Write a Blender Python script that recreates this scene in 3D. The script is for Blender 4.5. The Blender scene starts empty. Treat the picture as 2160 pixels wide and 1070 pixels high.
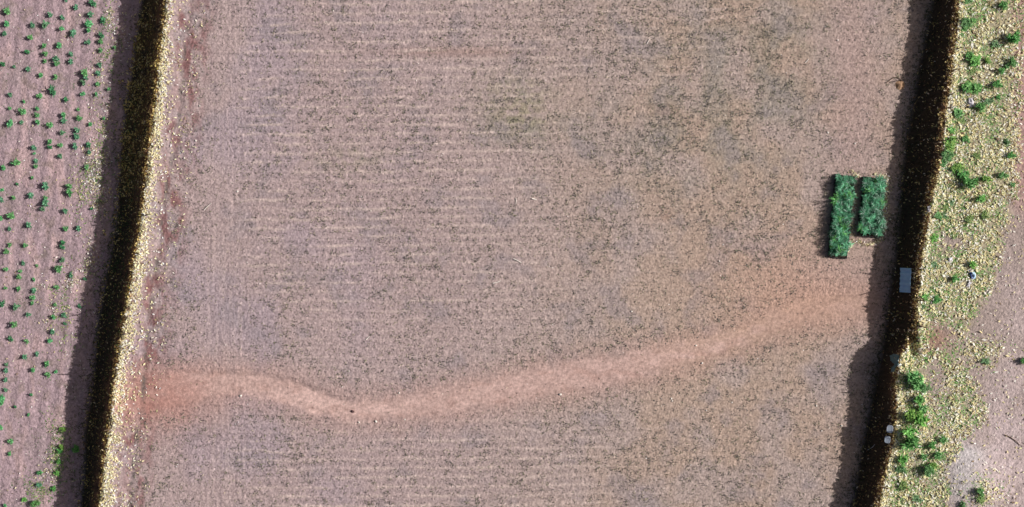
import bpy, math, random
import numpy as np

R = math.radians
scene = bpy.context.scene
COL = scene.collection

# ---------------------------------------------------------------- camera, sky, sun
H = 60.0                       # drone height over the middle field
PXM = 40.0                     # photograph pixels per metre at z = 0
cam_d = bpy.data.cameras.new('camera')
cam = bpy.data.objects.new('camera', cam_d)
COL.objects.link(cam)
cam.location = (0, 0, H)
cam.rotation_euler = (0, 0, 0)
cam_d.sensor_width = 36.0
cam_d.lens = 36.0 * H / (2160 / PXM)
cam_d.clip_start = 0.5
cam_d.clip_end = 1000.0
scene.camera = cam

SUN_EL, SUN_AZ = 32.0, 8.0     # azimuth counted from +X (photo right) towards +Y (photo top)
world = bpy.data.worlds.new('World')
scene.world = world
world.use_nodes = True
wn = world.node_tree
bg = wn.nodes['Background']
sky = wn.nodes.new('ShaderNodeTexSky')
sky.sky_type = 'NISHITA'
sky.sun_disc = False
sky.sun_elevation = R(SUN_EL)
sky.sun_rotation = R(90 - SUN_AZ)
sky.air_density = 0.8
sky.dust_density = 8.0
sky.ozone_density = 1.0
wn.links.new(sky.outputs[0], bg.inputs[0])
bg.inputs[1].default_value = 0.05

sun_d = bpy.data.lights.new('sun', 'SUN')
sun_d.energy = 5.0
sun_d.angle = R(0.5)
sun_d.color = (1.0, 0.955, 0.91)
sun = bpy.data.objects.new('sun', sun_d)
COL.objects.link(sun)
sun.location = (40, 8, 50)
sun.rotation_euler = (0, R(90 - SUN_EL), R(SUN_AZ))   # lamp's -Z points away from the sun
scene.view_settings.view_transform = 'Standard'
scene.view_settings.look = 'None'
scene.view_settings.exposure = 0.0
scene.view_settings.gamma = 1.0

rng = np.random.default_rng(11)
rnd = random.Random(5)

# ---------------------------------------------------------------- helpers
def P(u, v, z=0.0):
    k = (H - z) / H / PXM
    return (u - 1080) * k, (535 - v) * k

def UV(x, y, z):
    k = H / (H - z) * PXM
    return 1080 + x * k, 535 - y * k

def hash2(ix, iy, seed):
    a = (ix.astype(np.int64) * 374761393 + iy.astype(np.int64) * 668265263 + seed * 974634777) & 0xffffffff
    a = ((a ^ (a >> 13)) * 1274126177) & 0xffffffff
    a = a ^ (a >> 16)
    return (a & 0xffffff) / float(0xffffff)

def vnoise(x, y, seed=0):
    x = np.asarray(x, float); y = np.asarray(y, float)
    ix = np.floor(x); iy = np.floor(y)
    fx = x - ix; fy = y - iy
    fx = fx * fx * (3 - 2 * fx); fy = fy * fy * (3 - 2 * fy)
    a = hash2(ix, iy, seed); b = hash2(ix + 1, iy, seed)
    c = hash2(ix, iy + 1, seed); d = hash2(ix + 1, iy + 1, seed)
    return (a + (b - a) * fx) * (1 - fy) + (c + (d - c) * fx) * fy

def pnoise(x, y, seed=0):
    x = np.asarray(x, float); y = np.asarray(y, float)
    ix = np.floor(x); iy = np.floor(y)
    fx = x - ix; fy = y - iy
    sx = fx * fx * fx * (fx * (fx * 6 - 15) + 10); sy = fy * fy * fy * (fy * (fy * 6 - 15) + 10)
    def g(dx, dy):
        a = hash2(ix + dx, iy + dy, seed) * 2 * math.pi
        return np.cos(a) * (fx - dx) + np.sin(a) * (fy - dy)
    a, b, c, d = g(0, 0), g(1, 0), g(0, 1), g(1, 1)
    return .5 + .72 * ((a + (b - a) * sx) * (1 - sy) + (c + (d - c) * sx) * sy)

def fbm(x, y, seed=0, oct=4, gain=0.5):
    s = 0; w = 1.0; t = 0
    for i in range(oct):
        c, n = math.cos(1.1 * i + .6), math.sin(1.1 * i + .6)
        s = s + w * pnoise((x * c - y * n) * 2 ** i + 17.3 * i, (x * n + y * c) * 2 ** i - 9.1 * i, seed + i)
        t += w; w *= gain
    return s / t

def sstep(a, b, x):
    t = np.clip((x - a) / (b - a), 0, 1)
    return t * t * (3 - 2 * t)

def curve(pts, z):
    """pixel polyline (v, u) at height z -> function x(y) in metres, running on past the frame"""
    w = [P(u, v, z) for v, u in pts]
    w.sort(key=lambda p: p[1])
    ys = [p[1] for p in w]; xs = [p[0] for p in w]
    s = (xs[-1] - xs[0]) / (ys[-1] - ys[0])
    ys = [ys[0] - 200] + ys + [ys[-1] + 200]
    xs = [xs[0] - 200 * s * 0.6] + xs + [xs[-1] + 200 * s * 0.6]
    return lambda y: np.interp(y, ys, xs)

def pxcurve(pts):
    pts = sorted(pts)
    vs = [p[0] for p in pts]; us = [p[1] for p in pts]
    s = (us[-1] - us[0]) / (vs[-1] - vs[0])
    vs = [vs[0] - 4000] + vs + [vs[-1] + 4000]
    us = [us[0] - 4000 * s] + us + [us[-1] + 4000 * s]
    return lambda v: np.interp(v, vs, us)

# ---------------------------------------------------------------- layout of the two banks (v, u)
L_CREST = [(0, 353), (67, 348), (135, 339), (200, 334), (270, 325), (337, 316), (417, 308), (485, 299), (552, 286),
           (619, 278), (686, 264), (710, 261), (777, 249), (845, 240), (912, 232), (979, 224), (1067, 214)]
L_FOOT = [(0, 300), (100, 287), (202, 271), (270, 262), (337, 255), (420, 250), (485, 245), (585, 224), (686, 206),
          (811, 196), (912, 178), (1000, 178), (1067, 170)]
L_IN = [(0, 366), (135, 358), (269, 352), (350, 336), (485, 320), (585, 308), (686, 289), (811, 271), (945, 251), (1067, 246)]
L_DITCH = [(0, 402), (50, 397), (185, 382), (303, 371), (384, 352), (518, 336), (629, 321), (727, 307), (801, 303), (905, 289), (989, 279), (1067, 272)]
R_CREST = [(0, 2024), (60, 2021), (120, 2012), (179, 2006), (239, 1995), (299, 1991), (360, 1982), (420, 1967), (479, 1957),
           (539, 1946), (599, 1940), (630, 1937), (690, 1937), (714, 1934), (732, 1914), (749, 1901), (779, 1895), (810, 1890),
           (870, 1893), (929, 1888), (989, 1871), (1067, 1856)]
R_FOOT = [(0, 1967), (90, 1949), (150, 1936), (239, 1922), (299, 1909), (390, 1901), (480, 1893), (539, 1888), (630, 1874),
          (690, 1866), (749, 1858), (839, 1838), (870, 1832), (959, 1815), (1067, 1797)]
ZL, ZR = -1.85, 1.22
LIP_L, LIP_R = 0.16, 0.06
lc = curve(L_CREST, LIP_L); lf = curve(L_FOOT, ZL)
rc = curve(R_CREST, ZR + LIP_R); rf = curve(R_FOOT, 0)
lin = curve(L_IN, 0.05); ldt = curve(L_DITCH, 0)
plc, prc = pxcurve(L_CREST), pxcurve(R_CREST)
plf, prf = pxcurve(L_FOOT), pxcurve(R_FOOT)

PATH = [(150, 850, 30), (300, 832, 34), (380, 822, 34), (450, 812, 27), (520, 808, 24), (600, 822, 26), (680, 850, 23), (745, 866, 19), (830, 862, 21),
        (950, 845, 27), (1050, 825, 28), (1150, 805, 30), (1250, 788, 30), (1350, 770, 28), (1450, 746, 24), (1550, 716, 20),
        (1650, 680, 20), (1720, 652, 26), (1830, 640, 22), (1880, 640, 10)]

def path_d(u, v):
    """signed: <0 inside the footpath, in photo pixels, by how far from its edge"""
    best = np.full(np.shape(u), 1e9)
    for (a, b, w0), (c, d, w1) in zip(PATH[:-1], PATH[1:]):
        dx, dy = c - a, d - b
        t = np.clip(((u - a) * dx + (v - b) * dy) / (dx * dx + dy * dy), 0, 1)
        dd = np.hypot(u - a - t * dx, v - b - t * dy) - (w0 + (w1 - w0) * t)
        best = np.minimum(best, dd + 1)
    return best

def blob(u, v, cu, cv, ru, rv, rot=0.0):
    c, s = math.cos(rot), math.sin(rot)
    a = (u - cu) * c + (v - cv) * s; b = -(u - cu) * s + (v - cv) * c
    return np.exp(-((a / ru) ** 2 + (b / rv) ** 2))

# the field rows: nearly straight, wandering lines across the middle field
def rows(x, y):
    yy = y + 0.16 * (fbm(x * 0.35, y * 0.2, 31, 3) - .5) * 2 + 0.16 * (fbm(x * 1.3, y * 1.2, 37, 3) - .5) - x * 0.012
    ph = yy / 0.49
    k = np.floor(ph)
    f = np.abs(ph - k - 0.5) * 2          # 1 at ridge line, 0 between
    f = 1 - np.abs(ph - np.round(ph)) * 2
    return f, np.round(ph)

def ground(x, y, micro=True):
    """height of the ground at any point"""
    x = np.asarray(x, float); y = np.asarray(y, float)
    wob = 0.16 * (fbm(x * 0.0 + 3, y * 0.9, 3, 3) - .5) + 0.40 * (fbm(x * 0.0 + 3, y * 3.2, 7, 3) - .5)
    xc = lc(y) + wob; xf = np.minimum(lf(y) + 0.35 * (fbm(x * 0 + 9, y * 0.7, 5, 3) - .5), xc - 0.9)
    t = np.clip((x - xf) / (xc - xf), 0, 1)
    z = np.where(x < xc, ZL + (LIP_L - ZL) * np.interp(t, [0, .3, .86, .93, 1], [0, .22, .925, .97, 1]), 0)
    # lip falls back to field level over 1.6 m
    s = np.clip((x - xc) / 1.5, 0, 1)
    z = np.where(x >= xc, LIP_L * (1 - s) ** 2, z)
    # little ditch behind the left lip
    dd = np.abs(x - ldt(y) - 0.25 * (fbm(y * 1.3, y * 0, 8, 3) - .5))
    gate = 0.35 + 0.65 * vnoise(y * 0.9, x * 0.0 + 1, 77)
    z = z - 0.06 * gate ** 2 * np.exp(-(dd / 0.18) ** 2) * (x > xc)
    # left field rises very slightly away from the bank foot
    z = z + np.where(x < xf, 0.02 * np.clip(xf - x, 0, 12), 0)
    # right bank
    wob = 0.16 * (fbm(x * 0.0 + 5, y * 1.2, 13, 3) - .5) + 0.30 * (fbm(x * 0.0 + 5, y * 3.5, 17, 3) - .5)
    xc2 = rc(y) + wob; xf2 = np.minimum(rf(y) + 0.3 * (fbm(x * 0 + 2, y * 0.8, 15, 3) - .5), xc2 - 0.6)
    t = np.clip((x - xf2) / (xc2 - xf2), 0, 1)
    zz = (ZR + LIP_R) * np.interp(t, [0, .3, .70, .85, 1], [0, .26, .84, .94, 1])
    z = z + np.where(x < xc2, np.where(x > xf2, zz, 0), 0)
    s = np.clip((x - xc2) / 0.9, 0, 1)
    z = np.where(x >= xc2, ZR + LIP_R * (1 - s) ** 2, z)
    # hollow cut into the right bank
    hx, hy = P(1926, 727, 1.2)
    z = z - 0.35 * np.exp(-((x - hx) / 0.22) ** 4 - ((y - hy) / 0.6) ** 4)
    # low sand mound lower right
    mx, my = P(2050, 1015, ZR)
    z = z + 0.25 * np.exp(-((x - mx) / 1.5) ** 2 - ((y - my) / 1.6) ** 2)
    u, v = UV(x, y, z)
    pd = path_d(u, v)
    inmid = (x > xc + .2) & (x < xf2)
    pin = sstep(7, -7, pd + 10 * (fbm(x * 1.5, y * 1.5, 63, 2) - .5)) * inmid
    z = z - 0.07 * pin * (.5 + .5 * sstep(1100, 800, u))
    # gentle broad relief
    z = z + 0.10 * (fbm(x * 0.13, y * 0.13, 51, 2) - .5)
    if micro:
        bank = ((x > xf) & (x < xc)) | ((x > xf2) & (x < xc2))
        rough = 0.022 * (1 - 0.75 * pin) + 0.03 * bank
        n = .6 * (fbm(x * 4.2, y * 4.2, 61, 4, 0.62) + fbm(x * 4.9 * .8 - y * 4.9 * .6 + 31, x * 4.9 * .6 + y * 4.9 * .8, 67, 3, 0.6)) - .6
        n2 = pnoise(x * 9.1 + y * 6.2, y * 9.1 - x * 6.2, 71) - .5
        z = z + rough * 2.3 * n + rough * 1.0 * n2
        f, k = rows(x, y)
        z = z + 0.028 * np.clip(f - 0.6, 0, 1) / 0.4 * inmid * (1 - pin)
        # crumbling bank faces
        z = z + bank * 0.30 * (fbm(x * 1.4, y * 2.2, 81, 3) - .5)
        # tyre and hoe grooves along the headland
        hl = sstep(420, 445, u) * sstep(560, 520, u) * inmid
        z = z + 0.02 * hl * (fbm(x * 4.5 + .1 * y, y * 0.22, 41, 3) - .5)
        # rows of the low left field
        lfz = (x < xf - 0.2)
        uu = x + 0.123 * -y
        z = z + lfz * (0.010 * np.sin(uu * 2 * math.pi / 0.74 + 2.5 * fbm(x * .6, y * .4, 43, 2)) + 0.05 * (fbm(x * 2.2, y * .8, 45, 3) - .5))
    return z

# ---------------------------------------------------------------- zones in layout coordinates
LIT_EDGE = pxcurve([(0, 2158), (300, 2148), (400, 2142), (500, 2112), (600, 2088), (650, 2062), (690, 2045), (750, 2010),
                    (800, 2040), (850, 2070), (880, 2078), (930, 2030), (970, 2000), (1067, 1990)])
def litter_mask(u, v):
    m = sstep(18, -14, u - LIT_EDGE(v) + 40 * (fbm(u / 30., v / 30., 91, 3) - .5))
    m = m * (u > prc(v))
    bare = np.maximum(blob(u, v, 1985, 712, 42, 36), 0.9 * blob(u, v, 1975, 800, 26, 60))
    bare = np.maximum(bare, 0.75 * blob(u, v, 2010, 510, 40, 26, .3))
    m = m * (1 - 0.92 * np.clip(bare * 1.3, 0, 1))
    m = np.maximum(m, 0.85 * blob(u, v, 2070, 745, 42, 24) * (u > 2000))
    m = np.maximum(m, 0.55 * blob(u, v, 2075, 1035, 36, 30))
    return m

def lerp(a, b, t):
    return a + (b - a) * t[..., None]

def C(r, g, b):
    """displayed 0-255 tone of a sunlit patch -> albedo"""
    f = lambda c: ((c / 255 + 0.055) / 1.055) ** 2.4
    return np.array([f(r), f(g), f(b)]) * 1.0

def soil_colour(x, y, z):
    u, v = UV(x, y, z)
    n1 = fbm(x * 0.22, y * 0.22, 101, 4); n2 = fbm(x * 0.5, y * 0.5, 111, 4)
    n3 = fbm(x * 2.0, y * 2.0, 121, 3); n4 = fbm(x * 0.33 + 7, y * 0.33, 131, 3)
    col = np.zeros(x.shape + (3,)) + C(184, 160, 157)
    # middle field: mauve-pink at left, grey-green and ochre to the right
    col = lerp(col, C(176, 156, 162), sstep(.45, .68, n1) * sstep(1100, 500, u) * .7)
    col = lerp(col, C(181, 161, 149), sstep(700, 1500, u) * .65)
    och = sstep(.40, .62, n4 + .18 * blob(u, v, 1560, 620, 350, 200)) * sstep(1000, 1500, u)
    col = lerp(col, C(186, 158, 138), och * .62)
    gg = np.clip(1.1 * blob(u, v, 1620, 120, 220, 130) + .9 * blob(u, v, 1450, 300, 220, 120) + blob(u, v, 1100, 245, 90, 70), 0, 1)
    col = lerp(col, C(152, 144, 128), gg * sstep(.35, .65, n2) * .6)
    col = lerp(col, C(150, 138, 142), sstep(.52, .70, n2) * .45)
    og = blob(u, v, 1095, 250, 60, 40) + .7 * blob(u, v, 740, 335, 70, 25) + .6 * blob(u, v, 1080, 190, 90, 40)
    col = lerp(col, C(150, 146, 104), np.clip(og, 0, 1) * sstep(.35, .6, n3) * .45)
    red = blob(u, v, 960, 110, 160, 12) + .7 * blob(u, v, 1400, 235, 30, 14) + .8 * blob(u, v, 1405, 458, 14, 12)
    col = lerp(col, C(160, 120, 100), np.clip(red, 0, 1) * .35)
    smooth = blob(u, v, 1800, 200, 70, 400) + blob(u, v, 1740, 600, 120, 60)
    col = lerp(col, C(184, 156, 148), np.clip(smooth, 0, 1) * .8)
    # pale crust on the row crests
    f, k = rows(x, y)
    part = sstep(.44, .60, fbm(x * 0.45, k * 3.7, 141, 2))
    part = .12 + .88 * part
    zone = np.clip(sstep(470, 540, u) * sstep(1250, 900, u) * sstep(720, 560, v) + .7 * sstep(860, 930, v) * sstep(400, 520, u) * sstep(1500, 1000, u)
                   + .6 * sstep(1650, 1500, u) * sstep(900, 1200, u) * sstep(170, 110, v) + .35 * sstep(480, 700, u) * sstep(1700, 1200, u), 0, 1)
    ln = sstep(.50, .95, f) * part * zone * (.4 + .6 * sstep(.3, .6, n3))
    col = lerp(col, C(214, 190, 180), ln * .72)
    col = lerp(col, C(140, 124, 126), sstep(.45, .1, f) * zone * .18)
    # headland streaks
    hl = sstep(415, 440, u) * sstep(545, 515, u) + .8 * sstep(300, 330, u) * sstep(430, 400, u) * sstep(880, 930, v)
    st = fbm(x * 5, y * 0.25, 151, 3)
    col = lerp(col, C(196, 172, 168), np.clip(hl, 0, 1) * sstep(.45, .65, st) * .35)
    col = lerp(col, C(150, 130, 132), np.clip(hl, 0, 1) * sstep(.50, .30, st) * .25)
    # worn path
    pd = path_d(u, v)
    pr = pd + 34 * (fbm(x * 1.1, y * 1.1, 161, 4) - .5)
    halo = sstep(60, 0, pr)
    col = lerp(col, C(186, 150, 138), halo * .45)
    pcol = np.zeros_like(col) + C(196, 162, 152)
    pcol = lerp(pcol, C(194, 160, 138), sstep(1250, 1600, u) * .85)
    pcol = lerp(pcol, C(186, 148, 138), sstep(440, 320, u))
    pcol = lerp(pcol, C(220, 184, 174), np.clip(sstep(10, -22, pd) * .30 + sstep(.45, .7, fbm(x * .8, y * 1.8, 171, 4)) * .5 + .6 * blob(u, v, 700, 845, 170, 26), 0, 1))
    pcol = lerp(pcol, C(184, 146, 134), sstep(.5, .3, fbm(x * .9, y * 2.2, 181, 4)) * .5)
    pcol = pcol * (.86 + .28 * fbm(x * 2.2, y * 7, 173, 4))[..., None]
    col = lerp(col, pcol, sstep(16 - 12 * blob(u, v, 670, 840, 150, 60), -14 + 8 * blob(u, v, 670, 840, 150, 60), pr * (1 - .45 * blob(u, v, 670, 840, 150, 60))) * (.88 - .35 * sstep(1450, 1700, u)))
    col = lerp(col, C(198, 158, 138), np.clip(blob(u, v, 1700, 640, 170, 60) + .6 * blob(u, v, 1640, 560, 120, 70), 0, 1) * .6)
    # red earth behind the left lip
    dl = u - plc(v)
    rn = fbm(x * 1.0, y * 0.35, 191, 3)
    redm = sstep(18, 34, dl) * sstep(120, 66, dl) * (.35 + .65 * sstep(.35, .6, rn))
    col = lerp(col, C(144, 100, 98), redm * sstep(.36, .64, fbm(x * 2.2, y * 1.1, 193, 4)) * .9)
    col = lerp(col, C(188, 138, 126), np.clip(blob(u, v, 330, 840, 110, 75) * (.5 + .9 * fbm(x * 1.4, y * 1.4, 197, 3)), 0, 1) * .75)
    dd = np.abs(x - ldt(y))
    col = lerp(col, C(118, 110, 104), np.exp(-(dd / .13) ** 2) * sstep(.42, .62, fbm(x * 2, y * 1.3, 201, 3)) * .8 * (dl > 10))
    # left low field
    lm = sstep(4, -8, u - plf(v))
    lcol = np.zeros_like(col) + C(176, 150, 154)
    lcol = lerp(lcol, C(160, 140, 140), sstep(.45, .62, n2) * .6)
    lcol = lerp(lcol, C(198, 166, 164), sstep(.5, .68, fbm(x * 1.2, y * .35, 211, 3)) * .7)
    lcol = lerp(lcol, C(140, 122, 112), sstep(.55, .72, fbm(x * 1.6, y * 1.6, 221, 3)) * .5)
    col = lerp(col, lcol, lm)
    # banks: earth darkened to brown between foot and crest, paler towards the crest
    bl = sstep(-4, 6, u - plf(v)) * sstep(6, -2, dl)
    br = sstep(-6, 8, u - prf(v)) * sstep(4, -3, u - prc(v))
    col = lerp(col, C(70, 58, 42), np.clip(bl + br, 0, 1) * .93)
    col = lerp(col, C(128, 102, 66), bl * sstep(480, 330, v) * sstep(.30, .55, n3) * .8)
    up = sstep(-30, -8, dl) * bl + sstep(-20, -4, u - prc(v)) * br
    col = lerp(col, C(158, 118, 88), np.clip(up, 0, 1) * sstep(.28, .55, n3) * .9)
    # upper terrace
    rm = sstep(-3, 3, u - prc(v))
    ucol = np.zeros_like(col) + C(174, 154, 146)
    ucol = lerp(ucol, C(178, 166, 134), litter_mask(u, v) * .8)
    ucol = lerp(ucol, C(206, 184, 182), np.clip(blob(u, v, 2110, 980, 110, 160) + .5 * blob(u, v, 2140, 700, 40, 150), 0, 1) * (.5 + .5 * sstep(.4, .6, n2)))
    ucol = lerp(ucol, C(214, 204, 202), np.clip(blob(u, v, 2030, 1010, 40, 50) + blob(u, v, 2045, 960, 30, 20), 0, 1) * .8)
    ucol = lerp(ucol, C(172, 132, 112), blob(u, v, 1970, 715, 34, 30) * .8)
    ucol = lerp(ucol, C(186, 148, 140), sstep(2120, 2150, u) * sstep(500, 380, v) * .8)
    col = lerp(col, ucol, rm)
    # fine tone noise of clods and crumbs
    k1 = 0.80 + 0.40 * fbm(x * 3.1, y * 3.1, 231, 3)
    k1 = k1 * (0.62 + 0.76 * fbm(x * 6.5, y * 6.5, 241, 2))
    g = (col.mean(-1))[..., None]
    col = g + (col - g) * 1.0
    return np.clip(col * k1[..., None] * np.array([.86, .905, .94]), 0.01, .9)

# ---------------------------------------------------------------- materials
def mat_vcol(name, attr='tint', rough=.9, noise=None, bump=0.0, spec=.2, translucent=0.0):
    m = bpy.data.materials.new(name); m.use_nodes = True
    nt = m.node_tree; b = nt.nodes['Principled BSDF']
    b.inputs['Roughness'].default_value = rough
    b.inputs['Specular IOR Level'].default_value = spec
    a = nt.nodes.new('ShaderNodeAttribute'); a.attribute_name = attr
    out = a.outputs['Color']
    tc = nt.nodes.new('ShaderNodeTexCoord')
    if noise:
        for (sc, lo, hi, det) in noise:
            n = nt.nodes.new('ShaderNodeTexNoise'); n.inputs['Scale'].default_value = sc
            n.inputs['Detail'].default_value = det; n.inputs['Roughness'].default_value = .65
            nt.links.new(tc.outputs['Object'], n.inputs['Vector'])
            mr = nt.nodes.new('ShaderNodeMapRange')
            mr.inputs['From Min'].default_value = .32; mr.inputs['From Max'].default_value = .68
            mr.inputs['To Min'].default_value = lo; mr.inputs['To Max'].default_value = hi
            nt.links.new(n.outputs['Fac'], mr.inputs['Value'])
            mx = nt.nodes.new('ShaderNodeVectorMath'); mx.operation = 'SCALE'
            nt.links.new(out, mx.inputs[0]); nt.links.new(mr.outputs['Result'], mx.inputs['Scale'])
            out = mx.outputs['Vector']
    nt.links.new(out, b.inputs['Base Color'])
    if bump:
        n = nt.nodes.new('ShaderNodeTexNoise'); n.inputs['Scale'].default_value = 22
        n.inputs['Detail'].default_value = 6
        nt.links.new(tc.outputs['Object'], n.inputs['Vector'])
        bp = nt.nodes.new('ShaderNodeBump'); bp.inputs['Strength'].default_value = 1.0
        bp.inputs['Distance'].default_value = bump
        nt.links.new(n.outputs['Fac'], bp.inputs['Height']); nt.links.new(bp.outputs['Normal'], b.inputs['Normal'])
    if translucent:
        tr = nt.nodes.new('ShaderNodeBsdfTranslucent'); nt.links.new(out, tr.inputs['Color'])
        ms = nt.nodes.new('ShaderNodeMixShader'); ms.inputs[0].default_value = translucent
        nt.links.new(b.outputs[0], ms.inputs[1]); nt.links.new(tr.outputs[0], ms.inputs[2])
        nt.links.new(ms.outputs[0], nt.nodes['Material Output'].inputs['Surface'])
    return m

def mat_plain(name, rgb, rough=.8, scale=12, var=.25, spec=.3, metallic=0):
    m = bpy.data.materials.new(name); m.use_nodes = True
    nt = m.node_tree; b = nt.nodes['Principled BSDF']
    b.inputs['Roughness'].default_value = rough; b.inputs['Metallic'].default_value = metallic
    b.inputs['Specular IOR Level'].default_value = spec
    tc = nt.nodes.new('ShaderNodeTexCoord')
    n = nt.nodes.new('ShaderNodeTexNoise'); n.inputs['Scale'].default_value = scale; n.inputs['Detail'].default_value = 5
    nt.links.new(tc.outputs['Object'], n.inputs['Vector'])
    r = nt.nodes.new('ShaderNodeValToRGB')
    r.color_ramp.elements[0].position = .3; r.color_ramp.elements[1].position = .7
    r.color_ramp.elements[0].color = [c * (1 - var) for c in rgb] + [1]
    r.color_ramp.elements[1].color = [min(1, c * (1 + var)) for c in rgb] + [1]
    nt.links.new(n.outputs['Fac'], r.inputs['Fac']); nt.links.new(r.outputs['Color'], b.inputs['Base Color'])
    return m

M_SOIL = mat_vcol('soil', noise=[(9, .80, 1.18, 5), (26, .76, 1.20, 3)], bump=.012, spec=.1, rough=1)
M_LEAF = mat_vcol('dry_leaf', rough=.7, spec=.25, translucent=.15)
M_GREEN = mat_vcol('green_leaf', rough=.55, spec=.35, translucent=.25)
M_STUB = mat_vcol('stubble', rough=.9, spec=.1)
M_PLASTIC_BLACK = mat_plain('black_plastic', (.018, .018, .02), .5)
M_POTSOIL = mat_plain('potting_soil', (.05, .035, .025), 1.0)
M_TIN = mat_plain('blue_sheet_metal', (.44, .70, 1.0), .5, 6, .08)
M_WHITE = mat_plain('white_plastic', (.55, .62, .72), .5, 6, .1)
M_STICK = mat_plain('bleached_wood', (.85, .80, .74), .7, 30, .1)
M_TWIG = mat_plain('brown_twig', (.13, .09, .06), .9, 30, .25)
M_STONE = mat_plain('pale_stone', (.72, .68, .63), .9, 18, .15)
M_DARKSTONE = mat_plain('dark_stone', (.09, .05, .05), .9, 18, .25)
M_BLUE = mat_plain('blue_plastic_film', (.05, .10, .32), .35, 9, .3, .5)
M_CYAN = mat_plain('pale_blue_plastic_film', (.45, .66, .88), .35, 9, .15, .5)
M_TEAL = mat_plain('teal_plastic_film', (.12, .24, .25), .4, 9, .3, .5)
M_GREY = mat_plain('grey_plastic_film', (.55, .53, .58), .4, 9, .15, .5)

# ---------------------------------------------------------------- mesh helpers
def mesh_from(name, verts, faces, mat, tint=None, smooth=False):
    """verts (N,3), faces list of (M,k) arrays"""
    me = bpy.data.meshes.new(name)
    verts = np.asarray(verts, np.float32)
    me.vertices.add(len(verts)); me.vertices.foreach_set('co', verts.ravel())
    loops = np.concatenate([f.ravel() for f in faces]).astype(np.int32)
    starts = []; o = 0
    for f in faces:
        starts.append(o + np.arange(len(f)) * f.shape[1]); o += f.size
    starts = np.concatenate(starts).astype(np.int32)
    me.loops.add(len(loops)); me.loops.foreach_set('vertex_index', loops)
    me.polygons.add(len(starts)); me.polygons.foreach_set('loop_start', starts)
    me.update(calc_edges=True)
    me.validate()
    me.polygons.foreach_set('use_smooth', np.full(len(me.polygons), smooth))
    if tint is not None:
        a = me.color_attributes.new('tint', 'FLOAT_COLOR', 'POINT')
        c = np.ones((len(verts), 4), np.float32); c[:, :3] = tint
        a.data.foreach_set('color', c.ravel())
    me.materials.append(mat)
    return me

def link(name, me, parent=None, loc=(0, 0, 0), label=None, cat=None, group=None, kind=None):
    o = bpy.data.objects.new(name, me); COL.objects.link(o); o.location = loc
    if parent is not None: o.parent = parent
    if label: o['label'] = label
    if cat: o['category'] = cat
    if group: o['group'] = group
    if kind: o['kind'] = kind
    return o

def diamond_leaves(c, yaw, pitch, roll, ln, wd, fold):
    """N folded leaf-shaped faces lying about; returns verts, tris"""
    N = len(yaw)
    d = np.stack([np.cos(yaw) * np.cos(pitch), np.sin(yaw) * np.cos(pitch), np.sin(pitch)], 1)
    s = np.stack([-np.sin(yaw), np.cos(yaw), np.zeros(N)], 1)
    n = np.cross(d, s)
    s2 = s * np.cos(roll)[:, None] + n * np.sin(roll)[:, None]
    n2 = np.cross(d, s2)
    t1 = c - d * ln[:, None] / 2; t2 = c + d * ln[:, None] / 2
    l = c + s2 * wd[:, None] / 2 + n2 * (fold * wd)[:, None] - d * ln[:, None] * .08
    r = c - s2 * wd[:, None] / 2 + n2 * (fold * wd)[:, None] + d * ln[:, None] * .05
    V = np.stack([t1, l, t2, r], 1).reshape(-1, 3)
    b = np.arange(N)[:, None] * 4
    F = np.concatenate([b + np.array([[0, 2, 1]]), b + np.array([[0, 3, 2]])])
    return V, F

def blades(base, yaw, up, ln, wd, droop):
    """N arching blades of three segments: verts, quads, tris"""
    N = len(yaw)
    h = np.stack([np.cos(yaw), np.sin(yaw), np.zeros(N)], 1)
    s = np.stack([-np.sin(yaw), np.cos(yaw), np.zeros(N)], 1)
    z = np.array([0, 0, 1.])
    pts = [base]; a = up.copy(); p = base
    for i in range(3):
        p = p + (h * np.cos(a)[:, None] + z * np.sin(a)[:, None]) * (ln / 3)[:, None]
        a = a - droop
        pts.append(p)
    w = [.5, 1.0, .75]
    V = []
    for i in range(3):
        V += [pts[i] - s * (wd * w[i] / 2)[:, None], pts[i] + s * (wd * w[i] / 2)[:, None]]
    V.append(pts[3])
    V = np.stack(V, 1).reshape(-1, 3)
    b = np.arange(N)[:, None] * 7
    Q = np.concatenate([b + np.array([[0, 1, 3, 2]]), b + np.array([[2, 3, 5, 4]])])
    T = b + np.array([[4, 5, 6]])
    return V, Q, T

def tube(pts, r0, r1, n=6):
    pts = [np.array(p, float) for p in pts]
    V = []; F = []
    for i, p in enumerate(pts):
        d = (pts[min(i + 1, len(pts) - 1)] - pts[max(i - 1, 0)]); d /= np.linalg.norm(d)
        a = np.cross(d, [0, 0, 1.] if abs(d[2]) < .9 else [1., 0, 0]); a /= np.linalg.norm(a); b = np.cross(d, a)
        r = r0 + (r1 - r0) * i / (len(pts) - 1)
        for k in range(n):
            t = 2 * math.pi * k / n
            V.append(p + (a * math.cos(t) + b * math.sin(t)) * r)
    for i in range(len(pts) - 1):
        for k in range(n):
            F.append([i * n + k, i * n + (k + 1) % n, (i + 1) * n + (k + 1) % n, (i + 1) * n + k])
    c0 = len(V); V.append(pts[0]); V.append(pts[-1])
    T = []
    for k in range(n):
        T.append([c0, (k + 1) % n, k]); T.append([c0 + 1, (len(pts) - 1) * n + k, (len(pts) - 1) * n + (k + 1) % n])
    return np.array(V), np.array(F), np.array(T)

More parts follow.
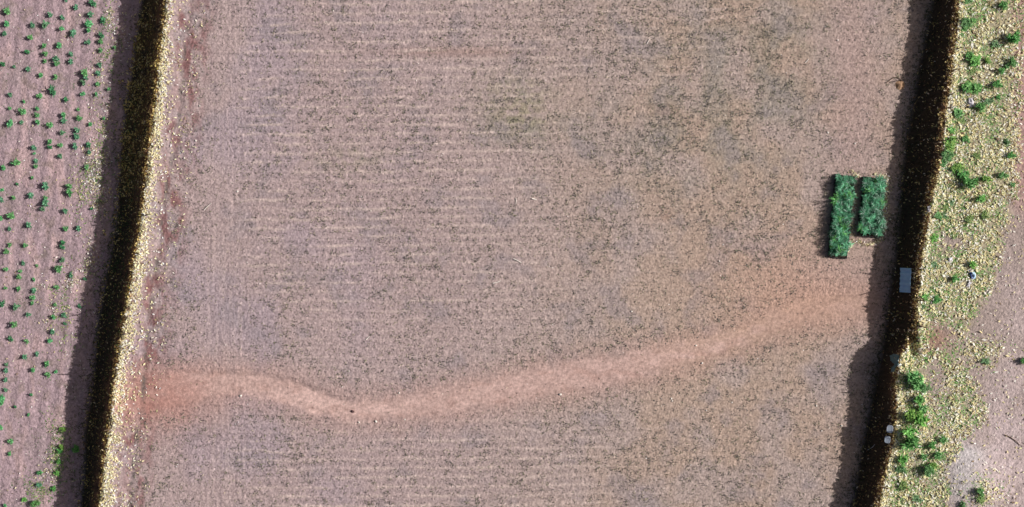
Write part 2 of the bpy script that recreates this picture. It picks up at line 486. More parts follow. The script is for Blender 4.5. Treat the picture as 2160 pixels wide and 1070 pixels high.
ORD = ['', 'first', 'second', 'third', 'fourth', 'fifth', 'sixth', 'seventh', 'eighth', 'ninth', 'tenth', 'eleventh', 'twelfth',
       'thirteenth', 'fourteenth', 'fifteenth', 'sixteenth', 'seventeenth', 'eighteenth', 'nineteenth', 'twentieth',
       'twenty-first', 'twenty-second', 'twenty-third', 'twenty-fourth', 'twenty-fifth', 'twenty-sixth', 'twenty-seventh',
       'twenty-eighth', 'twenty-ninth', 'thirtieth', 'thirty-first', 'thirty-second', 'thirty-third', 'thirty-fourth',
       'thirty-fifth', 'thirty-sixth', 'thirty-seventh', 'thirty-eighth', 'thirty-ninth', 'fortieth'] + ['forty-' + w for w in 'first second third fourth fifth sixth seventh eighth ninth'.split()] + ['fiftieth']

# ---------------------------------------------------------------- the ground, cut into its zones
def axis(a, b, step, far):
    core = list(np.arange(a, b + step, step)); o = []; d = step; p = core[-1]
    while p < far: d *= 1.35; p += d; o.append(p)
    lo = []; d = step; p = core[0]
    while p > -far: d *= 1.35; p -= d; lo.append(p)
    return np.array(lo[::-1] + core + o)

gx = axis(-28.2, 27.8, .045, 220); gy = axis(-14.2, 14.2, .045, 220)
X, Y = np.meshgrid(gx, gy)
Z = ground(X, Y)
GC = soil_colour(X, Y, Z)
nx = len(gx); ny = len(gy)
idx = np.arange(nx * ny).reshape(ny, nx)
quads = np.stack([idx[:-1, :-1], idx[:-1, 1:], idx[1:, 1:], idx[1:, :-1]], -1).reshape(-1, 4)
cx = (X[:-1, :-1] + X[1:, 1:]).ravel() / 2; cy = (Y[:-1, :-1] + Y[1:, 1:]).ravel() / 2
cz = Z[:-1, :-1].ravel()
cu, cv = UV(cx, cy, cz)
zone = np.full(len(quads), 3)
zone[cx < lc(cy)] = 1
zone[cx < lf(cy)] = 0
zone[cx > rf(cy)] = 4
zone[cx > rc(cy)] = 5
zone[(zone == 3) & (path_d(cu, cv) < 0)] = 2
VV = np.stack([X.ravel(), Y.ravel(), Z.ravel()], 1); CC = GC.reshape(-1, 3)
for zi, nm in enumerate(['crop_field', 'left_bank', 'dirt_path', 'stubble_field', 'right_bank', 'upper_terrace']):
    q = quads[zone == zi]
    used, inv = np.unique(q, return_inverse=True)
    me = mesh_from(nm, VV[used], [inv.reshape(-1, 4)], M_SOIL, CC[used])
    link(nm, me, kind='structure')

# ---------------------------------------------------------------- dry leaf litter
def scatter(N):
    x = rng.uniform(-27.8, 27.4, N); y = rng.uniform(-13.8, 13.8, N)
    z = ground(x, y)
    u, v = UV(x, y, z)
    return x, y, z, u, v
DENS = 560000 / (55.2 * 27.6)

def leaf_object(name, x, y, z, ln, wd, tint, label, cat, tilt=.35, lift=.012):
    N = len(x)
    # sit the leaf along the slope
    e = .06
    gxs = (ground(x + e, y, False) - ground(x - e, y, False)) / (2 * e)
    gys = (ground(x, y + e, False) - ground(x, y - e, False)) / (2 * e)
    yaw = rng.uniform(0, 2 * math.pi, N)
    pitch = np.arctan(gxs * np.cos(yaw) + gys * np.sin(yaw)) + rng.normal(0, tilt, N)
    roll = np.arctan(-gxs * np.sin(yaw) + gys * np.cos(yaw)) + rng.normal(0, tilt, N)
    c = np.stack([x, y, z + lift + np.abs(rng.normal(0, .03, N)) + ln * .3 * np.abs(np.sin(pitch)) * .6], 1)
    V, F = diamond_leaves(c, yaw, pitch, roll, ln, wd, rng.uniform(-.25, .3, N))
    me = mesh_from(name, V, [F], M_LEAF, np.repeat(tint, 4, 0))
    return link(name, me, label=label, cat=cat, kind='stuff')

def straw_tint(N, br=1.0, brown=.2, white=.15):
    t = rng.random((N, 1)); base = np.array([.88, .80, .54]) * (1 - t) + np.array([.62, .54, .30]) * t
    k = rng.random(N)
    base[k < brown] = np.array([.24, .17, .11]); base[(k > brown) & (k < brown * 1.7)] = np.array([.40, .40, .20]); base[k > 1 - white] = np.array([.92, .88, .80])
    return np.clip(base * rng.uniform(.75, 1.2, (N, 1)) * br, .01, .9)

def size(N, l0=.075, l1=.15):
    ln = rng.uniform(l0, l1, N) ** 1.0 * 1.3; return ln, ln * rng.uniform(.26, .5, N)

x, y, z, u, v = scatter(560000)
dl = u - plc(v); dr = u - prc(v); wl = (pxcurve(L_IN)(v) - plc(v))
r = rng.random(len(x)); pn = fbm(x * 1.1, y * 1.1, 301, 3); pn2 = fbm(x * .5, y * .5, 311, 3)
# left lip
d = np.where(dl > -4, 350 * sstep(wl + 5, wl - 15, dl + 30 * (fbm(x * 2, y * 1.5, 305, 3) - .5)), 0.)
d = np.maximum(d, np.where((dl >= wl - 2) & (dl < wl + 70), 85 * np.exp(-(dl - wl) / 32.) * (.25 + .75 * sstep(.35, .6, pn)), 0))
k = r < d / DENS
ln, wd = size(k.sum(), .07, .14)
leaf_object('leaf_litter', x[k], y[k], z[k], ln, wd, straw_tint(k.sum(), 1.15, .07, .22), 'bright straw-coloured dry leaf litter heaped along the crest of the left bank', 'leaf litter')
# left slope
d = np.where((dl <= -3) & (u > plf(v) - 6), (85 + 130 * sstep(450, 330, v) * sstep(40, 120, v) * sstep(.3, .5, fbm(x * 2, y * 2, 307, 2))) * (.35 + .65 * sstep(.35, .6, pn)) * (1 - .45 * sstep(430, 560, v)) + 150 * sstep(-16, -4, dl), 0.)
d = np.maximum(d, np.where((u < plf(v)) & (u > plf(v) - 30) & (v < 560), 12 * sstep(.4, .6, pn), 0))
k = r < d / DENS
ln, wd = size(k.sum(), .07, .16)
leaf_object('leaf_litter', x[k], y[k], z[k], ln, wd, straw_tint(k.sum(), 1.3, .28, .06) * np.array([1.05, .88, .55]), 'brown and yellow dry leaves lying on the shaded face of the left bank', 'leaf litter', tilt=.45)
# low left field
patch = np.maximum.reduce([1.3 * blob(u, v, 210, 340, 18, 80), 1.4 * blob(u, v, 200, 400, 30, 46), 1.2 * blob(u, v, 193, 540, 16, 36), blob(u, v, 158, 555, 24, 14), blob(u, v, 148, 590, 14, 26),
                           .7 * blob(u, v, 235, 50, 10, 50), .6 * blob(u, v, 262, 70, 8, 50), .7 * blob(u, v, 215, 150, 16, 60), .8 * blob(u, v, 195, 330, 26, 26),
                           .6 * blob(u, v, 120, 650, 24, 50), .5 * blob(u, v, 110, 960, 20, 40), .7 * blob(u, v, 95, 1000, 14, 40)])
d = np.where(u < plf(v) - 4, 2.4 + 150 * patch * sstep(.34, .56, pn), 0.)
k = r < d / DENS
ln, wd = size(k.sum(), .05, .12)
leaf_object('leaf_litter', x[k], y[k], z[k], ln, wd, straw_tint(k.sum(), 1.05, .1, .4), 'scattered pale dry leaves on the low field left of the left bank', 'leaf litter')
# middle field, a few
d = np.where((dl > wl + 40) & (u < prf(v)), .35 + .5 * sstep(470, 380, u), 0.)
d = np.maximum(d, np.where((u >= prf(v) - 25) & (u < prf(v)), 5, 0))
k = r < d / DENS
ln, wd = size(k.sum(), .035, .075)
leaf_object('leaf_litter', x[k], y[k], z[k], ln, wd, straw_tint(k.sum(), 1.1, 0, .7), 'tiny white dry flecks strewn thinly over the middle field', 'leaf litter')
# right slope
d = np.where((dr < -1) & (u > prf(v)), 50 * (.3 + .7 * sstep(.35, .6, pn)) + 280 * sstep(-24, -3, dr + 16 * (fbm(x * 2, y * 2, 309, 2) - .5)), 0.)
k = r < d / DENS
ln, wd = size(k.sum(), .06, .13)
ln *= 1.25; wd *= 1.25; tt = straw_tint(k.sum(), 1.3, .34, .10) * np.array([1.0, .85, .66])
leaf_object('leaf_litter', x[k], y[k], z[k], ln, wd, tt, 'brown dry leaves lying on the shaded face of the right bank', 'leaf litter', tilt=.6)
# upper terrace
lm = litter_mask(u, v)
d = np.where(dr >= -1, 10 + 350 * lm * (.12 + .88 * sstep(.32, .60, pn)) * (.45 + .55 * sstep(.38, .56, pn2)) * (1 - .55 * sstep(2060, 2150, u) * sstep(200, 60, v)) * (1 - .75 * sstep(.52, .66, fbm(x * 1.5, y * 1.5, 313, 3))) + 360 * sstep(16, 6, dr), 0.)
k = r < d / DENS
ln, wd = size(k.sum(), .06, .15); q_ = rng.random(k.sum()) > .9; ln[q_] *= 1.5; wd[q_] *= 1.6
leaf_object('leaf_litter', x[k], y[k], z[k], ln, wd, straw_tint(k.sum(), 1.25, .09, .26) * np.array([1, .99, .92]), 'thick straw-coloured dry leaf litter covering the upper terrace right of the right bank', 'leaf litter', tilt=.24)

# ---------------------------------------------------------------- low green growth no one could count
def grass_object(name, x, y, z, ln, wd, tint, up, droop, label, cat, mat):
    N = len(x)
    V, Q, T = blades(np.stack([x, y, z - .005], 1), rng.uniform(0, 2 * math.pi, N), up, ln, wd, droop)
    me = mesh_from(name, V, [Q, T], mat, np.repeat(tint, 7, 0))
    return link(name, me, label=label, cat=cat, kind='stuff')

def green_tint(N, a=(.05, .16, .05), b=(.16, .30, .09)):
    t = rng.random((N, 1)) ** 1.4
    return (np.array(a) * (1 - t) + np.array(b) * t) * rng.uniform(.7, 1.3, (N, 1))

x, y, z, u, v = scatter(420000); DG = 420000 / (55.2 * 27.6); r = rng.random(len(x))
dl = u - plc(v); dr = u - prc(v)
pn = fbm(x * .9, y * .9, 401, 3)
k = (dr > 2) & (r < 420 * litter_mask(u, v) * np.clip(1 + 1.0 * sstep(60, 20, dr) * sstep(.40, .55, pn) - .1, 0, 2) * (.10 + .90 * sstep(.42, .58, fbm(x * 1.5, y * 1.5, 313, 3))) * (.35 + .65 * sstep(2150, 1990, u)) / DG)
N = k.sum()
grass_object('ground_cover', x[k], y[k], z[k], rng.uniform(.08, .18, N), rng.uniform(.025, .045, N), green_tint(N, (.14, .38, .09), (.44, .62, .22)), rng.uniform(.1, .6, N), rng.uniform(.1, .5, N),
             'thin low green ground cover growing through the litter of the upper terrace', 'ground cover', M_GREEN)
m = np.maximum.reduce([blob(u, v, 262, 370, 22, 70), .6 * blob(u, v, 275, 260, 18, 40), .5 * blob(u, v, 232, 430, 16, 50), 1.2 * blob(u, v, 118, 960, 24, 60), .8 * blob(u, v, 85, 1030, 30, 30), .8 * blob(u, v, 205, 380, 22, 70), .5 * blob(u, v, 225, 100, 20, 90), .35 * blob(u, v, 250, 560, 30, 300)])
k = (dl < -8) & (r < 240 * m * sstep(.36, .55, pn) / DG); N = k.sum()
grass_object('ground_cover', x[k], y[k], z[k], rng.uniform(.06, .15, N), rng.uniform(.015, .03, N), green_tint(N), rng.uniform(.3, 1.2, N), rng.uniform(.1, .5, N),
             'dark green creeping weeds at the foot of the left bank', 'ground cover', M_GREEN)

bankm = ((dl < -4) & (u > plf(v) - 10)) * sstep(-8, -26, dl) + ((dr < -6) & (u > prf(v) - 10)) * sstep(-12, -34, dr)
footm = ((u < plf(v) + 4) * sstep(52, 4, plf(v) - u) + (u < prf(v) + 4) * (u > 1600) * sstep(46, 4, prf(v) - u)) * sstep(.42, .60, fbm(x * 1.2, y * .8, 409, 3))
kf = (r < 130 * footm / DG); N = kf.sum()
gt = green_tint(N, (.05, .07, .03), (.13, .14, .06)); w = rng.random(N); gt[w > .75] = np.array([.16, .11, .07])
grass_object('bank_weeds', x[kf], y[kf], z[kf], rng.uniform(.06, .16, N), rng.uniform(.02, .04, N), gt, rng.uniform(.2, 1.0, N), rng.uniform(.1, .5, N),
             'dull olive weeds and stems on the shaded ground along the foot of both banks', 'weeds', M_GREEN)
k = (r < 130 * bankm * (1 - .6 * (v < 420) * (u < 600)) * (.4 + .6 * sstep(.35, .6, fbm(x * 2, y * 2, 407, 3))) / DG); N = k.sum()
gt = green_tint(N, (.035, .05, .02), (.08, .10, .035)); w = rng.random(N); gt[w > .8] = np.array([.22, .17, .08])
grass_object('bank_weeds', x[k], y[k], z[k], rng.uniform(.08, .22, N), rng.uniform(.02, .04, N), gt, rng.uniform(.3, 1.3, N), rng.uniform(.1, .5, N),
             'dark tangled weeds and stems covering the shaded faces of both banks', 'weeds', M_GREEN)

# stubble: short dead weeds all over the middle field
pd = path_d(u, v)
sn = fbm(x * 2.6, y * 2.6, 411, 3); sn2 = fbm(x * .45, y * .45, 421, 3); sn3 = fbm(x * .16 + 4, y * .16, 431, 2)
d = 175 * sstep(.44, .64, sn) * (.25 + .75 * sstep(.3, .62, sn2)) + 9
d = d * (.5 + .8 * sstep(.3, .65, sn3))
d = d + 170 * sstep(.63, .70, fbm(x * 1.3 + 9, y * 1.3, 441, 3))
d = d * (.05 + .95 * sstep(0, 30, pd + 20 * (pn - .5)))
sm = np.clip(blob(u, v, 1810, 200, 60, 400) + blob(u, v, 1760, 600, 110, 60) + blob(u, v, 470, 600, 40, 800) + 1.2 * blob(u, v, 360, 830, 120, 50), 0, 1)
d = d * (1 - .75 * sm) * (1 + .7 * blob(u, v, 1500, 250, 250, 200))
f, kk = rows(x, y); d = d * (1 - .7 * sstep(.75, .92, f) * (u < 1250))
k = (u > plc(v) + 60) & (u < prf(v)) & (r < d / DG); N = k.sum()
st = np.array([.15, .135, .14]) * (1 - rng.random((N, 1)) * .5) + rng.random((N, 1)) * np.array([.06, .06, .03])
g = rng.random(N); st[g > .86] = np.array([.16, .17, .10]); st[g < .22] = np.array([.42, .36, .28])
grass_object('field_stubble', x[k], y[k], z[k], rng.uniform(.06, .17, N), rng.uniform(.018, .04, N), st, rng.uniform(.1, .9, N), rng.uniform(0, .5, N),
             'short dead grey weeds and stubble over the whole middle field', 'stubble', M_STUB)
# debris on the low left field and the bank foot
yg = np.maximum.reduce([blob(u, v, 212, 340, 22, 90), blob(u, v, 195, 400, 34, 50), .8 * blob(u, v, 195, 545, 16, 40), .8 * blob(u, v, 140, 650, 30, 60), .7 * blob(u, v, 235, 60, 16, 80), blob(u, v, 118, 965, 22, 60), .9 * blob(u, v, 85, 1040, 24, 24)])
ky = (u < plf(v) - 6) & (r < 150 * yg * sstep(.42, .58, pn) / DG); N = ky.sum()
grass_object('ground_cover', x[ky], y[ky], z[ky], rng.uniform(.08, .18, N), rng.uniform(.025, .045, N), green_tint(N, (.16, .36, .09), (.60, .62, .24)), rng.uniform(.1, .7, N), rng.uniform(.1, .5, N),
             'yellow-green weeds and dry stems along the shadow edge of the left bank', 'ground cover', M_GREEN)
rowf = np.abs(((x + .123 * -y) * -1 + 20) / .73 % 1 - .5)
kk2 = (u < plf(v) - 20) & (r < 26 * sstep(.16, .05, rowf) * sstep(.45, .65, pn) / DG); N = kk2.sum()
grass_object('ground_cover', x[kk2], y[kk2], z[kk2], rng.uniform(.06, .12, N), rng.uniform(.02, .04, N), green_tint(N, (.08, .2, .08), (.24, .36, .16)), rng.uniform(.1, .9, N), rng.uniform(.1, .5, N),
             'tiny green sprouts between the crop plants of the low left field', 'sprouts', M_GREEN)
d = 22 * sstep(.42, .62, sn) + 3
k = (u < plf(v)) & (r < d / DG); N = k.sum()
st = np.array([.13, .11, .09]) * rng.uniform(.5, 1.4, (N, 1)); g = rng.random(N); st[g > .7] = np.array([.12, .17, .09])
grass_object('field_stubble', x[k], y[k], z[k], rng.uniform(.04, .10, N), rng.uniform(.015, .03, N), st, rng.uniform(.1, .9, N), rng.uniform(0, .5, N),
             'crumbs of dead weeds between the crop plants of the low left field', 'stubble', M_STUB)

# ---------------------------------------------------------------- crop plants and weed clumps
def plant_mesh(name, n, rad, hgt, lnr, wdr, a, b, seed):
    g = np.random.default_rng(seed)
    # several shoots, each with leaves along it
    V = []; F4 = []; F3 = []; T = []; o = 0
    shoots = max(3, n // 14); tone = np.array([g.uniform(.75, 1.3), g.uniform(.8, 1.2), g.uniform(.7, 1.4)])
    for s in range(shoots):
        ang = g.uniform(0, 2 * math.pi); q = rad * .7 * math.sqrt(g.random())
        top = np.array([math.cos(ang) * q, math.sin(ang) * q * .9, hgt * g.uniform(.6, 1.0)])
        tv, tf, tt = tube([np.array([0, 0, -.03]), top * .5 + [0, 0, .03], top], .008, .004, 4)
        V.append(tv); F4.append(tf + o); F3.append(tt + o); T.append(np.tile([[.10, .14, .05]], (len(tv), 1))); o += len(tv)
        m = n // shoots; t = g.uniform(.35, 1, m)[:, None]
        base = top * t + g.normal(0, .015, (m, 3)); base[:, 2] = np.maximum(base[:, 2], .02)
        bv, bq, bt = blades(base, g.uniform(0, 2 * math.pi, m), g.uniform(-.1, 1.2, m), g.uniform(*lnr, m), g.uniform(*wdr, m), g.uniform(.15, .55, m))
        tt_ = g.random((m, 1)) ** 1.3
        c = (np.array(a) * (1 - tt_) + np.array(b) * tt_) * g.uniform(.8, 1.2, (m, 1)) * g.uniform(.8, 1.15) * tone
        V.append(bv); F4.append(bq + o); F3.append(bt + o); T.append(np.repeat(c, 7, 0)); o += len(bv)
    return mesh_from(name, np.concatenate(V), [np.concatenate(F4), np.concatenate(F3)], M_GREEN, np.clip(np.concatenate(T), 0, 1))

CROP = [plant_mesh('crop_plant', 90, .16, .20, (.06, .13), (.03, .055), (.06, .26, .09), (.24, .54, .22), 700 + i) for i in range(12)]
WEED = [plant_mesh('weed_clump', 230, .30, .30, (.07, .17), (.02, .045), (.07, .27, .06), (.28, .62, .18), 800 + i) for i in range(10)]
WEEDP = [plant_mesh('pale_weed_clump', 150, .30, .14, (.05, .13), (.02, .04), (.12, .26, .10), (.32, .46, .20), 850 + i) for i in range(3)]

k1 = 540 / 1605.
V1 = "55,75,L 45,155,L 35,213,M 20,405,M 95,420,S 180,437,M 180,328,M 198,238,M 210,160,M 293,160,L 318,97,M 395,115,M 395,182,M 480,50,M 465,210,L 418,5,S 585,25,L 570,95,M 567,150,L 562,190,M 555,270,M 653,130,M 640,225,M 638,262,M 635,318,M 722,300,S 280,290,M 290,340,M 285,385,S 372,290,M 362,370,L 362,402,M 450,340,M 448,390,M 263,472,M 353,485,M 540,460,L 541,488,M 525,520,M 632,410,M 620,460,M 615,530,S 335,575,L 520,590,M 253,603,M 72,597,M 415,625,M 153,640,S 65,680,S 148,700,L 237,685,M 237,722,M 243,765,M 67,775,L 138,770,S 318,785,M 405,720,M 403,760,M 397,835,M 495,688,S 503,742,M 487,820,M 485,855,M 573,780,M 655,745,S 383,912,M 315,890,M 315,925,M 218,930,M 218,962,S 475,920,M 562,910,M 565,955,M 385,980,M 230,1010,M 230,1045,M 115,1020,L 78,1025,S 25,1055,M 550,1050,M 685,560,S 608,590,S"
V2 = "205,75,S 110,115,S 290,130,L 15,150,S 12,210,M 90,200,M 200,185,L 290,200,M 290,235,L 275,270,M 440,130,L 440,170,L 418,285,M 80,315,L 5,330,M 65,395,M 185,375,M 418,395,M 495,395,M 397,480,M 395,510,M 165,500,M 45,538,M 65,497,S 150,610,S 235,625,S 395,590,M 377,645,L 42,648,M 130,660,S 125,695,M 217,710,S 450,685,M 535,710,S 575,270,S 40,765,S 120,770,M 218,780,M 210,825,M 205,860,S 360,760,M 20,865,M 110,885,L 185,930,M 338,950,M 95,995,L 410,935,M 410,990,S 500,880,S 350,870,S 335,1040,M"
V3 = "72,15,M 172,28,M 322,25,M 160,130,M 237,108,M 297,170,M 47,175,S 42,213,M 40,272,M 210,210,M 305,237,M 352,220,S 38,335,S 20,385,L 20,412,M 202,365,S 98,440,S 8,570,M 72,655,M 180,490,S 65,735,S 35,1060,S"
VW = "400,580,M 480,700,L 390,690,M 378,715,M 362,855,M 340,950,M 372,780,M 232,1045,L 160,1020,M 250,930,S 255,850,S"
crops = []
for s, off in ((V1, 0), (V2, 350), (V3, 710)):
    for it in s.split():
        a, b, c = it.split(','); crops.append((float(a) * k1, float(b) * k1 + off, c))
SZ = {'S': .74, 'M': 1.04, 'L': 1.38}
SW = {'S': 'small', 'M': 'mid-sized', 'L': 'large bushy'}
rowsd = {}
for (a, b, c) in crops:
    rr = int(round(((588 * k1) - (a + .123 * b)) / (87 * k1)))
    rowsd.setdefault(rr, []).append((a, b, c))
keys = sorted(rowsd)
for ki, rr in enumerate(keys):
    lst = sorted(rowsd[rr], key=lambda t: t[1])
    for i, (a, b, c) in enumerate(lst):
        zg = ZL + .1
        for _ in range(3):
            px_, py_ = P(a, b, zg); zg = float(ground(np.array([px_]), np.array([py_]))[0])
        rown = 'row nearest the left bank' if ki == 0 else '%s row from the left bank' % ORD[ki + 1]
        o = link('crop_plant', rnd.choice(CROP), loc=(px_, py_, zg - .01), label='%s crop plant, %s from the top in the %s' % (SW[c], ORD[i + 1], rown),
                 cat='crop plant', group='crop plants in rows on the low left field')
        s = SZ[c] * rnd.uniform(.9, 1.1); o.scale = (s * rnd.uniform(.8, 1.1), s * rnd.uniform(.95, 1.35), s); o.rotation_euler = (0, 0, rnd.choice((0, math.pi)) + rnd.gauss(0, .35))

def place(name, me, a, b, z0, s, label, cat, group=None, sx=1.0, sink=.02):
    zg = z0
    for _ in range(4):
        px_, py_ = P(a, b, zg); zg = float(ground(np.array([px_]), np.array([py_]))[0])
    o = link(name, me, loc=(px_, py_, zg - sink), label=label, cat=cat, group=group)
    o.scale = (s * sx, s, s); o.rotation_euler = (0, 0, rnd.uniform(0, 6.28))
    return o

lw = sorted([(float(a) * k1, float(b) * k1 + 710, c) for a, b, c in (q.split(',') for q in VW.split())], key=lambda t: t[1])
for i, (a, b, c) in enumerate(lw):
    place('weed_clump', rnd.choice(CROP if c == 'S' else WEED), a, b, ZL, {'S': 1.1, 'M': .75, 'L': 1.1}[c],
          '%s green weed clump, %s from the top at the lower left bank foot' % (SW[c], ORD[i + 1]), 'weed', 'weed clumps at the foot of the left bank')

k2 = 480 / 1605.
W4 = "1205,10,M 1450,40,M 1190,170,L 1240,150,M 1250,430,L 1220,390,M 1205,620,L 1260,625,L 1520,270,L 1515,440,M 1480,470,S 1410,600,M 1290,755,M 1135,800,L 1090,920,M 1190,980,M 1085,1020,L 1340,430,S 1420,690,S 1160,250,S"
W5 = "1060,100,L 1130,180,L 1170,235,L 1210,290,L 1510,95,M 1450,235,M 1335,260,M 1295,400,M 1050,190,P 1090,425,P 1050,470,P 995,520,M 970,680,M 1210,540,P 1105,650,P 1235,865,M 1110,965,M 1095,300,P 1520,300,S"
W6 = "905,290,M 990,310,M 880,355,P 1600,740,M 1330,740,P 810,860,L 850,900,L 905,940,P 860,1010,M"
W7 = "850,310,M 880,370,M 800,420,L 860,440,L 780,540,L 790,610,L 740,730,M 730,810,P 1030,595,M 950,630,M 890,710,M 985,700,M 920,810,L 1290,960,M 745,920,P 845,1010,P 1300,1010,P 960,770,M 1160,1055,P"
weeds = [(2035, 60, 'M'), (2052, 150, 'P'), (2100, 95, 'P'), (2000, 300, 'M'), (2085, 215, 'P'), (2120, 300, 'P'), (2030, 255, 'P'), (1990, 345, 'M'), (2060, 330, 'P'), (1990, 460, 'P'), (2075, 455, 'P'), (1972, 560, 'P'), (2110, 150, 'M'), (2140, 85, 'M'), (2045, 20, 'P')]
for s, off in ((W4, 0), (W5, 300), (W6, 540), (W7, 750)):
    for it in s.split():
        a, b, c = it.split(','); weeds.append((1680 + float(a) * k2, float(b) * k2 + off, c))
strips = {0: [], 1: []}
for w in weeds:
    strips[0 if w[0] - float(prc(w[1])) < 58 else 1].append(w)
SW2 = {'S': 'small', 'M': 'mid-sized', 'L': 'large bright', 'P': 'pale thin'}
for si, lst in strips.items():
    lst.sort(key=lambda t: t[1])
    for i, (a, b, c) in enumerate(lst):
        me = rnd.choice(WEEDP) if c == 'P' else rnd.choice(WEED)
        flat = .5 if si == 0 and b < 760 else 1.0
        s = {'S': .7, 'M': 1.0, 'L': 1.55, 'P': 1.2}[c] * (1.3 if b > 780 and si == 0 else 1.0) * rnd.uniform(.9, 1.1)
        where = 'beside the right bank crest' if si == 0 else 'further out on the upper terrace'
        place('weed_clump', me, a, b, ZR, s, '%s green weed, %s from the top %s' % (SW2[c], ORD[i + 1], where), 'weed',
              'green weed clumps on the upper terrace', rnd.uniform(.85, 1.15)).scale.z *= flat

# ---------------------------------------------------------------- the two beds of potted tree seedlings
def seedling_mesh(seed):
    g = np.random.default_rng(seed); m = 52; tone = [1.1, .5, 1.5, .8, np.array([1.3, 1.2, .6]), 1.1, .35][seed % 7]
    V = []; Q = []; T = []; C_ = []; o = 0
    tv, tf, tt = tube([(0, 0, 0), (g.normal(0, .02), g.normal(0, .02), .16), (g.normal(0, .04), g.normal(0, .04), .27)], .006, .003, 4)
    V.append(tv); Q.append(tf); T.append(tt); C_.append(np.tile([[.08, .10, .04]], (len(tv), 1))); o += len(tv)
    h = g.uniform(.05, .30, m)
    base = np.stack([g.normal(0, .02, m), g.normal(0, .02, m), h], 1)
    bv, bq, bt = blades(base, g.uniform(0, 6.28, m), g.uniform(.1, 1.1, m), g.uniform(.10, .22, m), g.uniform(.009, .02, m), g.uniform(.2, .55, m))
    t = g.random((m, 1)); c = (np.array([.03, .22, .10]) * (1 - t) + np.array([.22, .60, .36]) * t) * tone
    w = g.random(m); c[w > .86] = np.array([.42, .58, .50])
    V.append(bv); Q.append(bq + o); T.append(bt + o); C_.append(np.repeat(c, 7, 0))
    return mesh_from('seedling', np.concatenate(V), [np.concatenate(Q), np.concatenate(T)], M_GREEN, np.concatenate(C_))
SEED = [seedling_mesh(900 + i) for i in range(7)]

